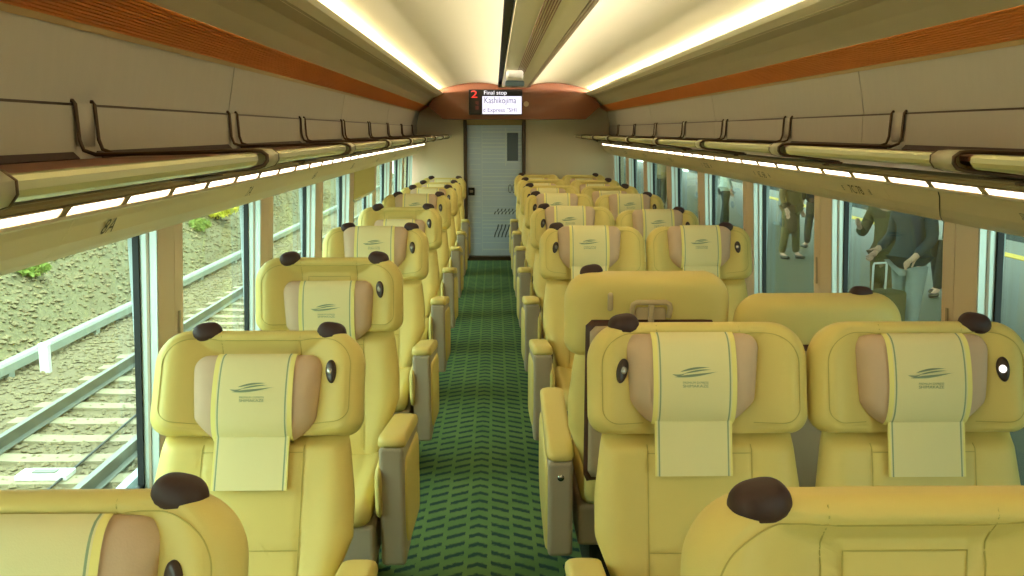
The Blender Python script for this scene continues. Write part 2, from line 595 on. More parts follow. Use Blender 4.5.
for g in GASKETS:
    if g > Y1: continue
    win(wn_i, 1, g); wn_i += 1

# reading-lamp strips (trim)
for i, s in enumerate((-1, 1)):
    t = empty('trim_%d' % (i + 1)); tag(t, kind='structure')
    MB().slab([(1.071, 1.452), (1.0690, 1.444), (1.0705, 1.436), (1.0668, 1.4325)], 0.012, Y0, Y1, s).build('lamp_hood', M['hood'], t)
    MB().slab([(1.0760, 1.434), (1.0800, 1.414)], 0.012, Y0, Y1, s).build('lamp_channel', M['hood'], t)
    MB().slab([(1.0720, 1.4145), (1.0715, 1.408), (1.080, 1.403)], 0.010, Y0, Y1, s).build('lamp_lip', M['band'], t)
    y = 0.02 - PITCH
    L = PITCH / 4
    while y < Y1 - 0.4:
        p = 0.035
        # slanted ends, as on the photo
        vs = []
        for (x, z, dy) in ((1.0690, 1.4315, 0.0), (1.0720, 1.4165, 0.03), (1.078, 1.4175, 0.03), (1.074, 1.4325, 0.0)):
            vs.append((s * x, y + p / 2 - dy, z))
        for (x, z, dy) in ((1.0690, 1.4315, 0.0), (1.0720, 1.4165, 0.03), (1.078, 1.4175, 0.03), (1.074, 1.4325, 0.0)):
            vs.append((s * x, y + L - p / 2 - dy, z))
        MB().add(vs, [(0, 1, 2, 3), (4, 5, 6, 7), (0, 1, 5, 4), (1, 2, 6, 5), (2, 3, 7, 6), (3, 0, 4, 7)]).build('lamp_panel', M['lamp'], t)
        dvd = []
        for yy in (y + L - p / 2, y + L + p / 2):
            for (x, z, dy) in ((1.0655, 1.4335, 0.0), (1.0690, 1.4150, 0.03), (1.078, 1.4160, 0.03), (1.074, 1.4345, 0.0)):
                dvd.append((s * x, yy - dy, z))
        MB().add(dvd, [(0, 1, 2, 3), (4, 5, 6, 7), (0, 1, 5, 4), (1, 2, 6, 5), (2, 3, 7, 6), (3, 0, 4, 7)]).build('lamp_divider', M['hood'], t)
        y += L

# seat numbers on the bands
def band_text(body, s, y, x=1.105, z=1.367, size=0.060, name='seat_number', parent=None):
    vs, fs = text_mesh(body, size)
    out = []
    # slope direction of the band
    dx, dz = (1.118 - 1.092), (1.348 - 1.386)
    L = sqrt(dx * dx + dz * dz)
    ux, uz = dx / L, dz / L
    for (a, b, c) in vs:
        h = -b                                             # downwards along the band
        px = x + ux * h - 0.0012 * uz * -1
        pz = z + uz * h - 0.0012
        out.append((s * (px - 0.0018), y + (a if s < 0 else -a), pz))
    return MB().add(out, fs).build(name, M['ink'], parent)
for k in range(9):
    y = 2.17 + PITCH * (k - 1)
    row = 9 - k
    band_text('%dA' % row, -1, y, parent=wl)
    band_text('%dC %dB' % (row, row), 1, y + 0.06, size=0.052, parent=wr)
    band_text('窓', 1, y + 0.19, size=0.026, parent=wr)
    band_text('通', 1, y - 0.07, size=0.026, parent=wr)

# end walls
def frame_wall(name, y, th, door):
    root = empty(name); tag(root, kind='structure')
    if door:
        MB().box(-1.36, -0.60, y, y + th, 0, 2.22).build('end_panel', M['end_wall'], root)
        MB().box(0.145, 1.36, y, y + th, 0, 2.22).build('end_panel', M['end_wall'], root)
        MB().box(-0.60, 0.145, y, y + th, 1.72, 2.22).build('end_panel', M['end_wall'], root)
    else:
        MB().box(-1.36, 1.36, y, y + th, 0, 2.22).build('end_panel', M['end_wall'], root)
    return root
wb = frame_wall('wall_back', 11.72, 0.08, True)
wf = frame_wall('wall_front', Y0 - 0.05, 0.08, False)
for x0, x1 in ((-0.605, -0.565), (0.108, 0.15)):
    MB().rbox(x0, x1, 11.66, 11.80, 0, 1.72, 0.006).build('door_jamb', M['jamb'], wb)
MB().box(-0.565, 0.108, 11.69, 11.78, 1.655, 1.72).build('door_lintel', M['lintel'], wb)
MB().box(-0.70, 0.25, 11.81, 11.84, -0.1, 1.9).build('door_light_block', M['jamb'], wb)  # added unseen backing that stops sky light leaking round the door
MB().box(-0.565, 0.108, 11.66, 11.78, 0.0, 0.045).build('door_sill', M['jamb'], wb)

dr = empty('door_1', (0, 0, 0)); tag(dr, kind='structure')
MB().rbox(-0.563, 0.106, 11.735, 11.765, 0.05, 1.652, 0.004).build('door_leaf', M['door'], dr)
ln = MB()
random.seed(3)
for i in range(34):
    z = 0.12 + i * 0.045
    if random.random() < 0.18: continue
    ln.box(-0.38, 0.10, 11.7315, 11.7335, z, z + random.choice((0.006, 0.010, 0.018)))
for i in range(22):
    z = 0.2 + i * 0.065
    ln.box(-0.555, -0.40, 11.7315, 11.7335, z, z + 0.008)
ln.build('printed_line', M['door_line'], dr)
wv = MB()
for (zc, hgt) in ((0.60, 0.07), (0.36, 0.16)):                 # wave bands in the glass print
    for i in range(7):
        x = -0.24 + i * 0.045
        vs = []
        for t in range(9):
            q = t / 8
            vs.append((x + 0.05 * q, 11.731, zc - hgt / 2 + hgt * q + 0.012 * sin(q * pi * 2)))
        for t in range(9):
            q = 1 - t / 8
            vs.append((x + 0.05 * q + 0.016, 11.731, zc - hgt / 2 + hgt * q + 0.012 * sin(q * pi * 2)))
        wv.add(vs, [tuple(range(18))])
wv.build('printed_wave', M['door_dark'], dr)
for (x0, x1, z0, z1) in ((-0.10, -0.085, 1.16, 1.62), (-0.385, -0.378, 0.10, 1.64)):
    MB().box(x0, x1, 11.728, 11.734, z0, z1).build('upright_bar', M['door_line'], dr)
MB().rbox(-0.075, 0.06, 11.729, 11.734, 1.22, 1.56, 0.002).build('small_pane', M['door_dark'], dr)
for x in (-0.04, 0.01):
    MB().tube([(x + 0.018 * cos(g), 11.730, 0.88 + 0.05 * sin(g)) for g in [2 * pi * i / 16 for i in range(17)]], 0.0035, 5).build('printed_ring', M['door_dark'], dr)
MB().rbox(-0.553, -0.475, 11.715, 11.736, 0.80, 0.895, 0.006).build('door_switch', M['black'], dr)
MB().rbox(-0.535, -0.495, 11.711, 11.716, 0.835, 0.865, 0.002).build('switch_symbol', M['taupe'], dr)

# brown arched header over the door
hd = empty('trim_3', (0, 0, 0)); tag(hd, kind='structure')
prof = [(-0.82, 1.715), (0.82, 1.715), (0.985, 1.86), (0.93, 2.04)]
top = []
for i in range(13):
    t = 1 - i / 12
    top.append((0.185 + (0.87 - 0.185) * t, 2.097 + (2.042 - 2.097) * t + 0.050 * sin(pi * t ** 0.9)))
prof = [(-0.82, 1.715), (0.82, 1.715), (0.985, 1.86)] + top + [(0.185, 2.07), (-0.185, 2.07)] + [(-x, z) for x, z in top[::-1]] + [(-0.985, 1.86)]
MB().prism(prof, 11.06, 11.71).build('header_board', M['header'], hd)
MB().tube([(0.135, 11.052, 1.885), (0.135, 11.03, 1.885)], 0.030, 20).build('round_speaker', M['tray'], hd)

dp = empty('information_display', (-0.215, 11.02, 1.90))
tag(dp, 'black information display with red car number and white text panel over the door', 'display')
MB().rbox(-0.305, 0.305, -0.02, 0.036, -0.135, 0.145, 0.004).build('casing', M['screen_black'], dp)
MB().box(-0.150, 0.295, -0.024, -0.02, -0.128, 0.070).build('lit_panel', M['screen_white'], dp)
def disp_text(body, size, x, z, m, name, sx=1.0, sz=1.0):
    vs, fs = text_mesh(body, size, 'LEFT')
    tag(MB().add([(x + a * sx, -0.0255, z + b * sz) for a, b, c in vs], fs).build(name, m, dp), kind='stuff')
disp_text('2', 0.135, -0.285, 0.088, M['screen_red'], 'car_number', 1.25, 0.85)
disp_text('号', 0.05, -0.235, -0.01, M['screen_red_dim'], 'car_number_sign')
disp_text('車', 0.05, -0.235, -0.065, M['screen_red_dim'], 'car_number_sign')
disp_text('Final stop', 0.062, -0.135, 0.108, M['screen_text'], 'heading', 1.1)
disp_text('Kashikojima', 0.088, -0.132, 0.022, M['screen_ink'], 'destination', 0.86, 1.15)
disp_text('d Express "SHI', 0.066, -0.146, -0.085, M['screen_ink'], 'train_type', 0.98)

# white box with blue band, for an unidentified pale shape under the middle strip
sn = empty('ceiling_box', (-0.06, 8.0, 2.073))
tag(sn, 'small white rounded box with blue band hanging under the ceiling strip', 'sensor')
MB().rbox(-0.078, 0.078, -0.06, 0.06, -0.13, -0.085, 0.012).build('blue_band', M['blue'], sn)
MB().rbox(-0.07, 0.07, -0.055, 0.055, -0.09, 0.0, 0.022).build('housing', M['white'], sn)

# ------------------------------------------------------------------ luggage racks
def rack_parts(L):
    P = {}
    sh = MB().slab([(0.772, 1.527), (1.168, 1.517)], -0.010, 0.01, L - 0.01)
    P['shelf'] = (sh, M['shelf'])
    rl = MB()
    pr = [(0.765, 1.5335), (0.753, 1.532), (0.746, 1.526), (0.746, 1.516), (0.752, 1.507), (0.764, 1.501), (0.790, 1.499), (0.790, 1.505), (0.774, 1.512), (0.772, 1.528)]
    rl.prism(pr, 0.05, L - 0.05)
    P['front_rail'] = (rl, M['rail'])
    ul = MB()
    ul.slab([(0.790, 1.500), (0.92, 1.484), (1.075, 1.462)], 0.006, 0.001, L - 0.001)
    P['underside'] = (ul, M['hood'])
    bk = MB().slab([(1.152, 1.520), (1.166, 1.534)], -0.004, 0.12, L - 0.01)  # dark strip filling the gap behind the shelf
    P['back_strip'] = (bk, M['gap'])
    return P

def bracket_curve():
    c = [(1.178, 1.648), (1.167, 1.647), (1.162, 1.640), (1.160, 1.60), (1.158, 1.56), (1.150, 1.537), (1.125, 1.528), (0.95, 1.531), (0.775, 1.537), (0.752, 1.535),
         (0.740, 1.526), (0.740, 1.514), (0.748, 1.503), (0.768, 1.497), (0.85, 1.489), (0.95, 1.477)]
    return c

RACK_LABELS = ['nearest the camera', 'second from the camera', 'third from the camera', 'fourth from the camera', 'fifth from the camera', 'sixth from the camera',
               'seventh from the camera', 'next to last before the end wall', 'last before the end wall']
rack_mesh = {}
def make_rack(s, k):
    ya = (0.92 if s < 0 else 0.74) + PITCH * (k - 1)
    L = PITCH
    if ya + L > 11.70: L = 11.70 - ya
    side = 'left' if s < 0 else 'right'
    root = empty('luggage_rack', (0, ya, 0))
    key = (s, round(L, 3))
    if key not in rack_mesh:
        R = {}
        for n, (mb, m) in rack_parts(L).items():
            R[n] = mb.xform(lambda x, y, z: (s * x, y, z)).mesh(n, m)
        rods = []
        for dy in (0.008, 0.112):
            rods.append(MB().tube([(s * x, dy, z) for x, z in bracket_curve()], 0.0048, 8).mesh('rod', M['rod'], True))
        R['rods'] = rods
        cp = MB()
        cc = bracket_curve()
        cp.slab([(x, z) for x, z in cc[7:15]], -0.003, 0.012, 0.108)
        R['end_cap'] = cp.xform(lambda x, y, z: (s * x, y, z)).mesh('end_cap', M['cap'], True)
        hg = MB().slab([(1.1665, 1.643), (1.1665, 1.60), (1.1668, 1.545)], -0.002, 0.012, 0.108)
        R['hanger_plate'] = hg.xform(lambda x, y, z: (s * x, y, z)).mesh('hanger_plate', M['rackwall'], True)
        st = MB().rbox(0.90, 0.96, 0.0, 0.22, 1.469, 1.476, 0.003)
        st.rbox(0.92, 0.94, 0.075, 0.095, 1.462, 1.472, 0.003)
        R['stay'] = st.xform(lambda x, y, z: (s * x, y, z)).mesh('stay', M['rod'])
        rack_mesh[key] = R
    R = rack_mesh[key]
    for n in ('shelf', 'front_rail', 'underside', 'back_strip', 'end_cap', 'hanger_plate', 'stay'):
        link(n, R[n], root)
    for r in R['rods']:
        link('rod', r, root)
    tag(root, 'champagne luggage rack on the %s wall, %s' % (side, RACK_LABELS[k - 1]), 'luggage rack', 'luggage racks along the %s wall' % side)
for s in (-1, 1):
    for k in range(1, 10):
        make_rack(s, k)

# ------------------------------------------------------------------ seats
HB, HC = 0.135, 0.580           # headrest half height and centre (along the back)
HEAD = rr(0.266, HB, (0.092, 0.092, 0.046, 0.046), 150, cv=HC)
def head_f(u, v, k):
    v = v - HC
    a = abs(u)
    w = max(S((a - 0.095) / 0.135), 0.55 * S((v - 0.070) / 0.05))
    f = 0.012 + 0.064 * w
    if a < 0.078 and 0.0 < v < 0.074: f += 0.004                 # stitched patch
    if v > 0.05: f -= 0.004 * gau(a - 0.10, 0.004)
    if a > 0.13: f -= 0.0035 * gau(k - 0.87, 0.014)
    return f
m_head = MB().puff(HEAD, head_f, lambda u, v, k: -0.075, 0.015, p=9, nr=34).mesh('headrest', M['leather'], True)

def bw(v):
    pts = [(-0.05, 0.165), (0.02, 0.185), (0.10, 0.212), (0.20, 0.250), (0.30, 0.250), (0.42, 0.235), (0.49, 0.222)]
    for (a, b), (c, d) in zip(pts[:-1], pts[1:]):
        if v <= c:
            return b + (d - b) * (v - a) / (c - a)
    return pts[-1][1]
raw = [(bw(v), v) for v in [-0.05 + 0.54 * i / 30 for i in range(31)]]
raw = raw + [(-u, v) for u, v in raw[::-1]]
BACK = resample(raw, 150)
def back_f(u, v, k):
    a = abs(u)
    f = 0.030 + 0.016 * S((a - 0.125) / 0.09) + 0.012 * (1 - (a / 0.25) ** 2) + 0.020 * S((0.20 - v) / 0.2) * S((a - 0.10) / 0.1)
    f -= 0.006 * gau(a - 0.125, 0.0042)
    f -= 0.055 * S((v - 0.405) / 0.05)
    if a < 0.125:
        f -= 0.005 * gau(v - 0.165, 0.004) + 0.005 * gau(v - 0.40, 0.004)
    return f
m_back = MB().puff(BACK, back_f, lambda u, v, k: -0.062, 0.0, p=9, nr=34).mesh('backrest', M['leather'], True)

def seam_path(pts, fn, mid, p, outline, lift=0.0009):
    out = []
    for (a, b), (c, d) in zip(pts[:-1], pts[1:]):
        n = max(2, int(math.dist((a, b), (c, d)) / 0.012))
        for i in range(n):
            u, v = a + (c - a) * i / n, b + (d - b) * i / n
            k = min(0.999, ray_k(outline, u, v))
            out.append((u, -(mid + (fn(u, v, k) - mid) * (1 - k ** p) ** 0.5 + lift), v))
    return out
sm = [(-0.125, 0.02), (-0.125, 0.42), (-0.125, 0.40), (0.125, 0.40), (0.125, 0.42), (0.125, 0.02), (0.125, 0.165), (-0.125, 0.165), (-0.125, 0.10)]
m_seam_back = MB().tube(seam_path(sm, lambda u, v, k: back_f(u, v, k) + 0.0034, 0.0, 9, BACK), 0.0012, 5).mesh('seam_piping', M['seam'])
sh_ = [(u * 0.885, HC + (v - HC) * 0.80) for u, v in HEAD]
left = sorted([q for q in sh_ if q[0] < -0.13], key=lambda q: math.atan2(q[1] - HC, -q[0]))
right = sorted([q for q in sh_ if q[0] > 0.13], key=lambda q: -math.atan2(q[1] - HC, q[0]))
sm = left + [(-0.10, HC + 0.104), (-0.10, HC + 0.128), (-0.10, HC + 0.02), (-0.10, HC + 0.104), (0.10, HC + 0.104), (0.10, HC + 0.128), (0.10, HC + 0.02), (0.10, HC + 0.104)] + right
m_seam_head = MB().tube(seam_path(sm, head_f, 0.015, 9, HEAD), 0.0011, 5).mesh('seam_piping', M['seam'])

sm = [(-0.075, HC - 0.02), (-0.075, HC + 0.066), (0.075, HC + 0.066), (0.075, HC - 0.02), (-0.075, HC - 0.02)]
m_seam_patch = MB().tube(seam_path(sm, head_f, 0.015, 9, HEAD), 0.0012, 5).mesh('patch_seam', M['seam'])

def taperp(v):
    return 1.0 - 0.25 * S((-v - 0.025) / 0.085)
PILL = rr(0.165, 0.110, (0.038, 0.038, 0.055, 0.055), 96, taper=taperp)
def pill_f(u, v, k):
    return 0.062 + 0.022 * (1 - (v / 0.11) ** 2)
P_P = 7
m_pill = MB().puff(PILL, pill_f, lambda u, v, k: -0.01, 0.022, p=P_P, nr=16).mesh('pillow', M['pillow'], True)
def pill_w(u, v):
    k = min(1.0, ray_k(PILL, u, v))
    return 0.022 + (pill_f(u, v, k) - 0.022) * (max(0, 1 - k ** P_P)) ** 0.5
mb = MB()
nu, nv = 20, 26
vs = []
for j in range(nv + 1):
    v = -0.1085 + 0.2175 * (j / nv)
    for i in range(nu + 1):
        u = -0.099 + 0.198 * i / nu
        vs.append((u, -(pill_w(u * (0.985 if v > 0 else 0.93), v * 0.985) + 0.0045), v * 1.012))
fs = [(j * (nu + 1) + i, j * (nu + 1) + i + 1, (j + 1) * (nu + 1) + i + 1, (j + 1) * (nu + 1) + i) for j in range(nv) for i in range(nu)]
m_cover = mb.add(vs, fs).mesh('pillow_cover', M['cover'], True)
mb = MB()
mb.box(-0.092, 0.092, -0.056, -0.051, -0.232, -0.095)
m_tail = mb.mesh('cover_tail', M['cover'])
lg = MB()
def swoosh(x0, x1, z0, z1, th, bow):
    up, dn = [], []
    for i in range(13):
        t = i / 12
        x = x0 + (x1 - x0) * t
        z = z0 + (z1 - z0) * t + bow * sin(pi * t)
        h = th * sin(pi * min(1, t * 1.05) ** 0.8) if t < 0.95 else 0
        up.append((x, z + h / 2)); dn.append((x, z - h / 2))
    pts = up + dn[::-1]
    lg.add([(u, -(pill_w(u, v) + 0.0062), v) for u, v in pts], [tuple(range(len(pts)))])
swoosh(-0.050, 0.054, 0.004, 0.016, 0.0060, -0.002)
swoosh(-0.036, 0.036, 0.016, 0.026, 0.0050, 0.003)
swoosh(-0.026, 0.040, 0.012, 0.021, 0.0040, 0.002)
swoosh(-0.055, -0.020, 0.010, 0.014, 0.0035, -0.004)
for body, size, z in (('PREMIUM EXPRESS', 0.0072, -0.010), ('SHIMAKAZE', 0.0095, -0.018)):
    tv, tf = text_mesh(body, size)
    wid = max(a for a, b, c in tv) - min(a for a, b, c in tv)
    sx = 0.060 / wid
    lg.add([(a * sx, -(pill_w(a * sx, z + b) + 0.0062), z + b) for a, b, c in tv], tf)
m_logo = lg.mesh('logo', M['logo'])

# brown grab pad on a top corner of the headrest
PADO = [(0.038 * (abs(cos(g)) ** 0.8) * (1 if cos(g) > 0 else -1), 0.028 * (abs(sin(g)) ** 0.8) * (1 if sin(g) > 0 else -1)) for g in [2 * pi * i / 32 for i in range(32)]]
m_pad = MB().puff(PADO, lambda u, v, k: 0.029, lambda u, v, k: -0.020, 0.0, p=3.2, nr=10, to=lambda u, v, w: (u, v, w)).mesh('grab_pad', M['pad'], True)
LIGHT_O = [(0.0150 * cos(g) * (1.0 + 0.25 * sin(g) * 0.5), 0.030 * sin(g) + 0.004 * cos(g)) for g in [2 * pi * i / 28 for i in range(28)]]
m_bezel = MB().puff(LIGHT_O, lambda u, v, k: 0.007, lambda u, v, k: -0.02, 0.0, p=5, nr=6).mesh('reading_light', M['bezel'], True)
LENS = [(0.0092 * cos(g), 0.0105 * sin(g) + 0.001) for g in [2 * pi * i / 20 for i in range(20)]]
m_lens_off = MB().puff(LENS, lambda u, v, k: 0.0105, lambda u, v, k: 0.0, 0.004, p=3, nr=5).mesh('lens', M['lens_off'], True)
m_lens_on = MB().puff(LENS, lambda u, v, k: 0.0105, lambda u, v, k: 0.0, 0.004, p=3, nr=5).mesh('lens', M['lens_on'], True)

# rear of the seat
SHELL = rr(0.200, 0.27, 0.03, 72, cv=0.225)
m_shell = MB().puff(SHELL, lambda u, v, k: -0.055, lambda u, v, k: -0.088, -0.07, p=30, nr=6).mesh('back_shell', M['leather'], True)
FR = rr(0.205, 0.270, 0.018, 64, cv=0.308)
m_trayfr = MB().puff(FR, lambda u, v, k: -0.06, lambda u, v, k: -0.094, -0.085, p=40, nr=5).mesh('tray_surround', M['brown_trim'], True)
TR = rr(0.192, 0.252, 0.018, 64, cv=0.308)
m_tray = MB().puff(TR, lambda u, v, k: -0.08, lambda u, v, k: -0.104, -0.094, p=40, nr=5).mesh('tray_table', M['tray'], True)
lt = MB()
pth = [(-0.055, 0.585), (-0.060, 0.612), (-0.057, 0.627), (-0.046, 0.634), (0.046, 0.634), (0.057, 0.627), (0.060, 0.612), (0.055, 0.585)]
lt.tube([(u, 0.088, v) for u, v in pth], 0.0085, 8)
m_latch = lt.mesh('tray_latch', M['latch'], True)
lt2 = MB().puff(rr(0.050, 0.024, 0.012, 40, cv=0.592), lambda u, v, k: -0.07, lambda u, v, k: -0.081, -0.075, p=20, nr=4)
lt2.rbox(-0.009, 0.009, 0.082, 0.098, 0.545, 0.628, 0.003)
m_latchplate = lt2.mesh('latch_strap', M['latch'])
hk = MB().puff(rr(0.0085, 0.030, 0.008, 32, cu=0.128, cv=0.634), lambda u, v, k: -0.07, lambda u, v, k: -0.088, -0.078, p=6, nr=5)
m_hook = hk.mesh('coat_hook', M['latch'], True)

# seat pan and base (seat frame, not reclining)
CUSH = rr(0.205, 0.27, (0.04, 0.04, 0.05, 0.05), 80, cv=-0.02)
m_cush = MB().puff(CUSH, lambda u, v, k: 0.430 + 0.03 * S((abs(u) - 0.13) / 0.08) - 0.005 * gau(abs(u) - 0.125, 0.004), lambda u, v, k: 0.33, 0.38, p=9, nr=18,
                   to=lambda u, v, w: (u, v, w)).mesh('seat_cushion', M['leather'], True)
m_skirt = MB().rbox(-0.215, 0.215, -0.26, 0.24, 0.20, 0.345, 0.015).mesh('seat_frame', M['taupe'])
m_ped = MB().rbox(-0.17, 0.17, -0.20, 0.20, 0.0, 0.21, 0.015).mesh('pedestal', M['dark'])

def arm_mesh(x0, x1, outer):
    """armrest box; outer = +1 when the outside faces +x"""
    sh = lambda x, y, z: (x, y, z + (-(y + 0.38) * 0.13 if z > 0.45 else 0.0))
    body = MB().rbox(x0, x1, -0.24, 0.30, 0.19, 0.597, 0.014).xform(lambda x, y, z: (x, y + (0.05 * (0.6 - z) if y < 0 else 0), z - (0.15 * (y + 0.24) if z > 0.5 else 0)))
    pad = MB()
    c = (x0 + x1) / 2
    pad.puff(rr((x1 - x0) / 2 + 0.004, 0.272, 0.03, 60, cu=c, cv=0.028), lambda u, v, k: 0.030, lambda u, v, k: -0.016, 0.0, p=12, nr=8,
             to=lambda u, v, w: (u, v, w + 0.606 - 0.15 * (v + 0.24)))
    o = x1 if outer > 0 else x0
    i = x0 if outer > 0 else x1
    side = MB().puff(rr(0.245, 0.155, (0.05, 0.05, 0.12, 0.05), 64, cu=0.03, cv=0.400), lambda u, v, k: 0.010, lambda u, v, k: -0.01, 0.0, p=9, nr=8,
                     to=lambda u, v, w: (o + outer * w, u, v - 0.12 * (u + 0.24)))
    inner = MB().puff(rr(0.10, 0.085, 0.035, 48, cu=-0.155, cv=0.445), lambda u, v, k: 0.016, lambda u, v, k: -0.01, 0.0, p=6, nr=6,
                      to=lambda u, v, w: (i - outer * w, u, v))
    btn = MB().tube([(c, 0.303, 0.465), (c, 0.296, 0.465)], 0.011, 16)
    return dict(body=body.mesh('armrest', M['taupe']), pad=pad.mesh('arm_pad', M['leather'], True), side=side.mesh('side_panel', M['leather'], True),
                inner=inner.mesh('inner_pad', M['leather'], True), btn=btn.mesh('release_button', M['silver'], True))
ARM = {('A', 1): arm_mesh(0.230, 0.310, 1), ('B', -1): arm_mesh(-0.318, -0.236, -1), ('B', 1): arm_mesh(0.236, 0.318, 1)}
WARM = {1: arm_mesh(0.240, 0.305, 1), -1: arm_mesh(-0.305, -0.240, -1)}
m_center = MB().rbox(0.252, 0.289, -0.25, 0.20, 0.22, 0.56, 0.012).mesh('center_armrest', M['taupe'])
m_rail_under = MB().rbox(0.20, 0.34, -0.1, 0.1, 0.06, 0.14, 0.01).mesh('link_beam', M['dark'])

def make_seat(kind, x, y, theta, pill_drop, label, group, rot=False, dv=0.0, lit=False):
    """kind A: solo left seat; B: aisle seat of a pair; C: window seat of a pair"""
    root = empty('train_seat', (x, y, 0), pi if rot else 0)
    tag(root, label, 'seat', group)
    f = -1 if rot else 1                         # turned seats: mirrored hardware so that aisle things stay on the aisle
    R = Matrix.Translation((0, 0.22, 0.42)) @ Matrix.Rotation(-radians(theta), 4, 'X') @ Matrix.Translation((0, 0, dv))
    bk = link('backrest', m_back, root, R)
    hd = link('headrest', m_head, root, R)
    link('seam_piping', m_seam_back, bk)
    link('seam_piping', m_seam_head, hd)
    link('patch_seam', m_seam_patch, hd)
    vc = 0.715 - pill_drop - 0.11
    pil = link('pillow', m_pill, root, R @ Matrix.Translation((-0.018 * f if kind == 'B' else 0, 0, vc)))
    link('pillow_cover', m_cover, pil)
    link('cover_tail', m_tail, pil)
    link('logo', m_logo, pil)
    aisle = {'A': 1, 'B': -1, 'C': -1}[kind] * f
    wind = -aisle
    sides = {'A': (-1, 1), 'B': (aisle,), 'C': (wind,)}[kind]
    for sd in sides:
        pm = Matrix.Translation((sd * (0.178 if sd == aisle else 0.140), -0.024, 0.706)) @ Matrix.Rotation(radians(16), 4, 'X') @ Matrix.Rotation(sd * radians(8), 4, 'Y') @ Matrix.Rotation(-sd * radians(10), 4, 'Z')
        if sd < 0: pm = pm @ Matrix.Rotation(pi, 4, 'Z')
        link('grab_pad', m_pad, root, R @ pm)
    ls = {'A': aisle, 'B': aisle, 'C': wind}[kind]
    lm = Matrix.Translation((ls * 0.187, -0.062, 0.598)) @ Matrix.Rotation(ls * radians(-30), 4, 'Z') @ Matrix.Rotation(ls * radians(-10), 4, 'Y')
    rl = link('reading_light', m_bezel, root, R @ lm)
    link('lens', m_lens_on if lit else m_lens_off, rl)
    link('back_shell', m_shell, root, R)
    ts = link('tray_surround', m_trayfr, root, R)
    link('tray_table', m_tray, ts)
    if not (rot and kind == 'C'):
        la = link('tray_latch', m_latch, root, R)
        link('latch_strap', m_latchplate, la)
        link('coat_hook', m_hook, root, R)
    link('seat_cushion', m_cush, root)
    link('seat_frame', m_skirt, root)
    link('pedestal', m_ped, root)
    if kind in 'AB':
        A = ARM[kind, aisle]
        ar = link('armrest', A['body'], root)
        for n, kx in (('arm_pad', 'pad'), ('side_panel', 'side'), ('inner_pad', 'inner'), ('release_button', 'btn')):
            link(n, A[kx], ar)
    if kind in 'AC':
        A = WARM[wind]
        ar = link('armrest', A['body'], root)
        for n, kx in (('arm_pad', 'pad'), ('inner_pad', 'inner')):
            link(n, A[kx], ar)
    if kind == 'B':
        mm = Matrix.Identity(4) if not rot else Matrix.Scale(-1, 4, (1, 0, 0))
        link('center_armrest', m_center, root, mm)
        link('link_beam', m_rail_under, root, mm)
    return root

ORD = ['first', 'second', 'third', 'fourth', 'fifth', 'sixth', 'seventh', 'eighth', 'ninth']
XA, XB, XC = -0.825, 0.264, 0.805
rows = []        # seat rows, from the camera backwards
for k in range(9):
    rows.append(0.61 + PITCH * k)
rows[0] = 0.80
rows[1] = 1.90
# (recline, pillow drop, dv)
A_SET = [(18, 0.03, 0.0), (26, 0.067, 0.0), (9, 0.085, 0.0), (19, 0.0, 0.0), (18, 0.085, 0.0), (19, 0.0, 0.0), (24, 0.02, 0.0), (27, 0.03, -0.01), (29, 0.03, -0.015)]
B_SET = [(5, 0.11, 0.02), (13, 0.025, 0.0), (2, 0.03, 0.0), (19, 0.0, 0.0), (18, 0.0, 0.0), (18, 0.0, 0.0), (20, 0.03, 0.0), (22, 0.05, 0.0), (24, 0.05, 0.0)]
C_SET = [(12, 0.05, 0.0), (13, 0.03, 0.0), (7, 0.03, -0.062), (19, 0.0, 0.0), (19, 0.0, -0.02), (20, 0.0, 0.0), (22, 0.05, 0.0), (24, 0.05, 0.0), (25, 0.05, 0.0)]
def words(drop):
    return 'grey-edged pillow flush with its top' if drop < 0.015 else ('pillow set low' if drop > 0.06 else 'pillow just below its top')
for k in range(9):
    t, d, dv = A_SET[k]
    make_seat('A', XA, rows[k], t, d, 'yellow solo seat along left windows, %s from the camera, %s' % (ORD[k], words(d)), 'solo seats along the left windows', dv=dv)
for k in range(9):
    rot = (k == 2)
    y = rows[k] if not rot else 3.25
    t, d, dv = B_SET[k]
    lb = ('yellow aisle seat of the right pair turned backwards, showing tray and latch' if rot else
          'yellow right-hand aisle seat, %s from the camera, %s' % (ORD[k], words(d)))
    make_seat('B', XB, y, t, d, lb, 'paired seats on the right', rot, dv)
    t, d, dv = C_SET[k]
    lb = ('yellow window seat of the right pair turned backwards, its low plain rear facing camera' if rot else
          'yellow right-hand window seat, %s from the camera, %s' % (ORD[k], 'reading light lit' if k == 1 else words(d)))
    make_seat('C', XC, y, t, d, lb, 'paired seats on the right', rot, dv, lit=(k == 1))

# thin cord hanging from the lamp strip on the right
hc = MB().tube([(1.078, 2.78, 1.406), (1.088, 2.79, 1.388), (1.114, 2.84, 1.350), (1.146, 2.90, 1.322), (1.176, 2.95, 1.305), (1.202, 2.99, 1.296), (1.207, 3.0, 1.24)], 0.0013, 6).build('hanging_cord', M['dark'], None, True)
tag(hc, 'thin dark cord hanging from the right lamp strip over the beige band', 'cord')
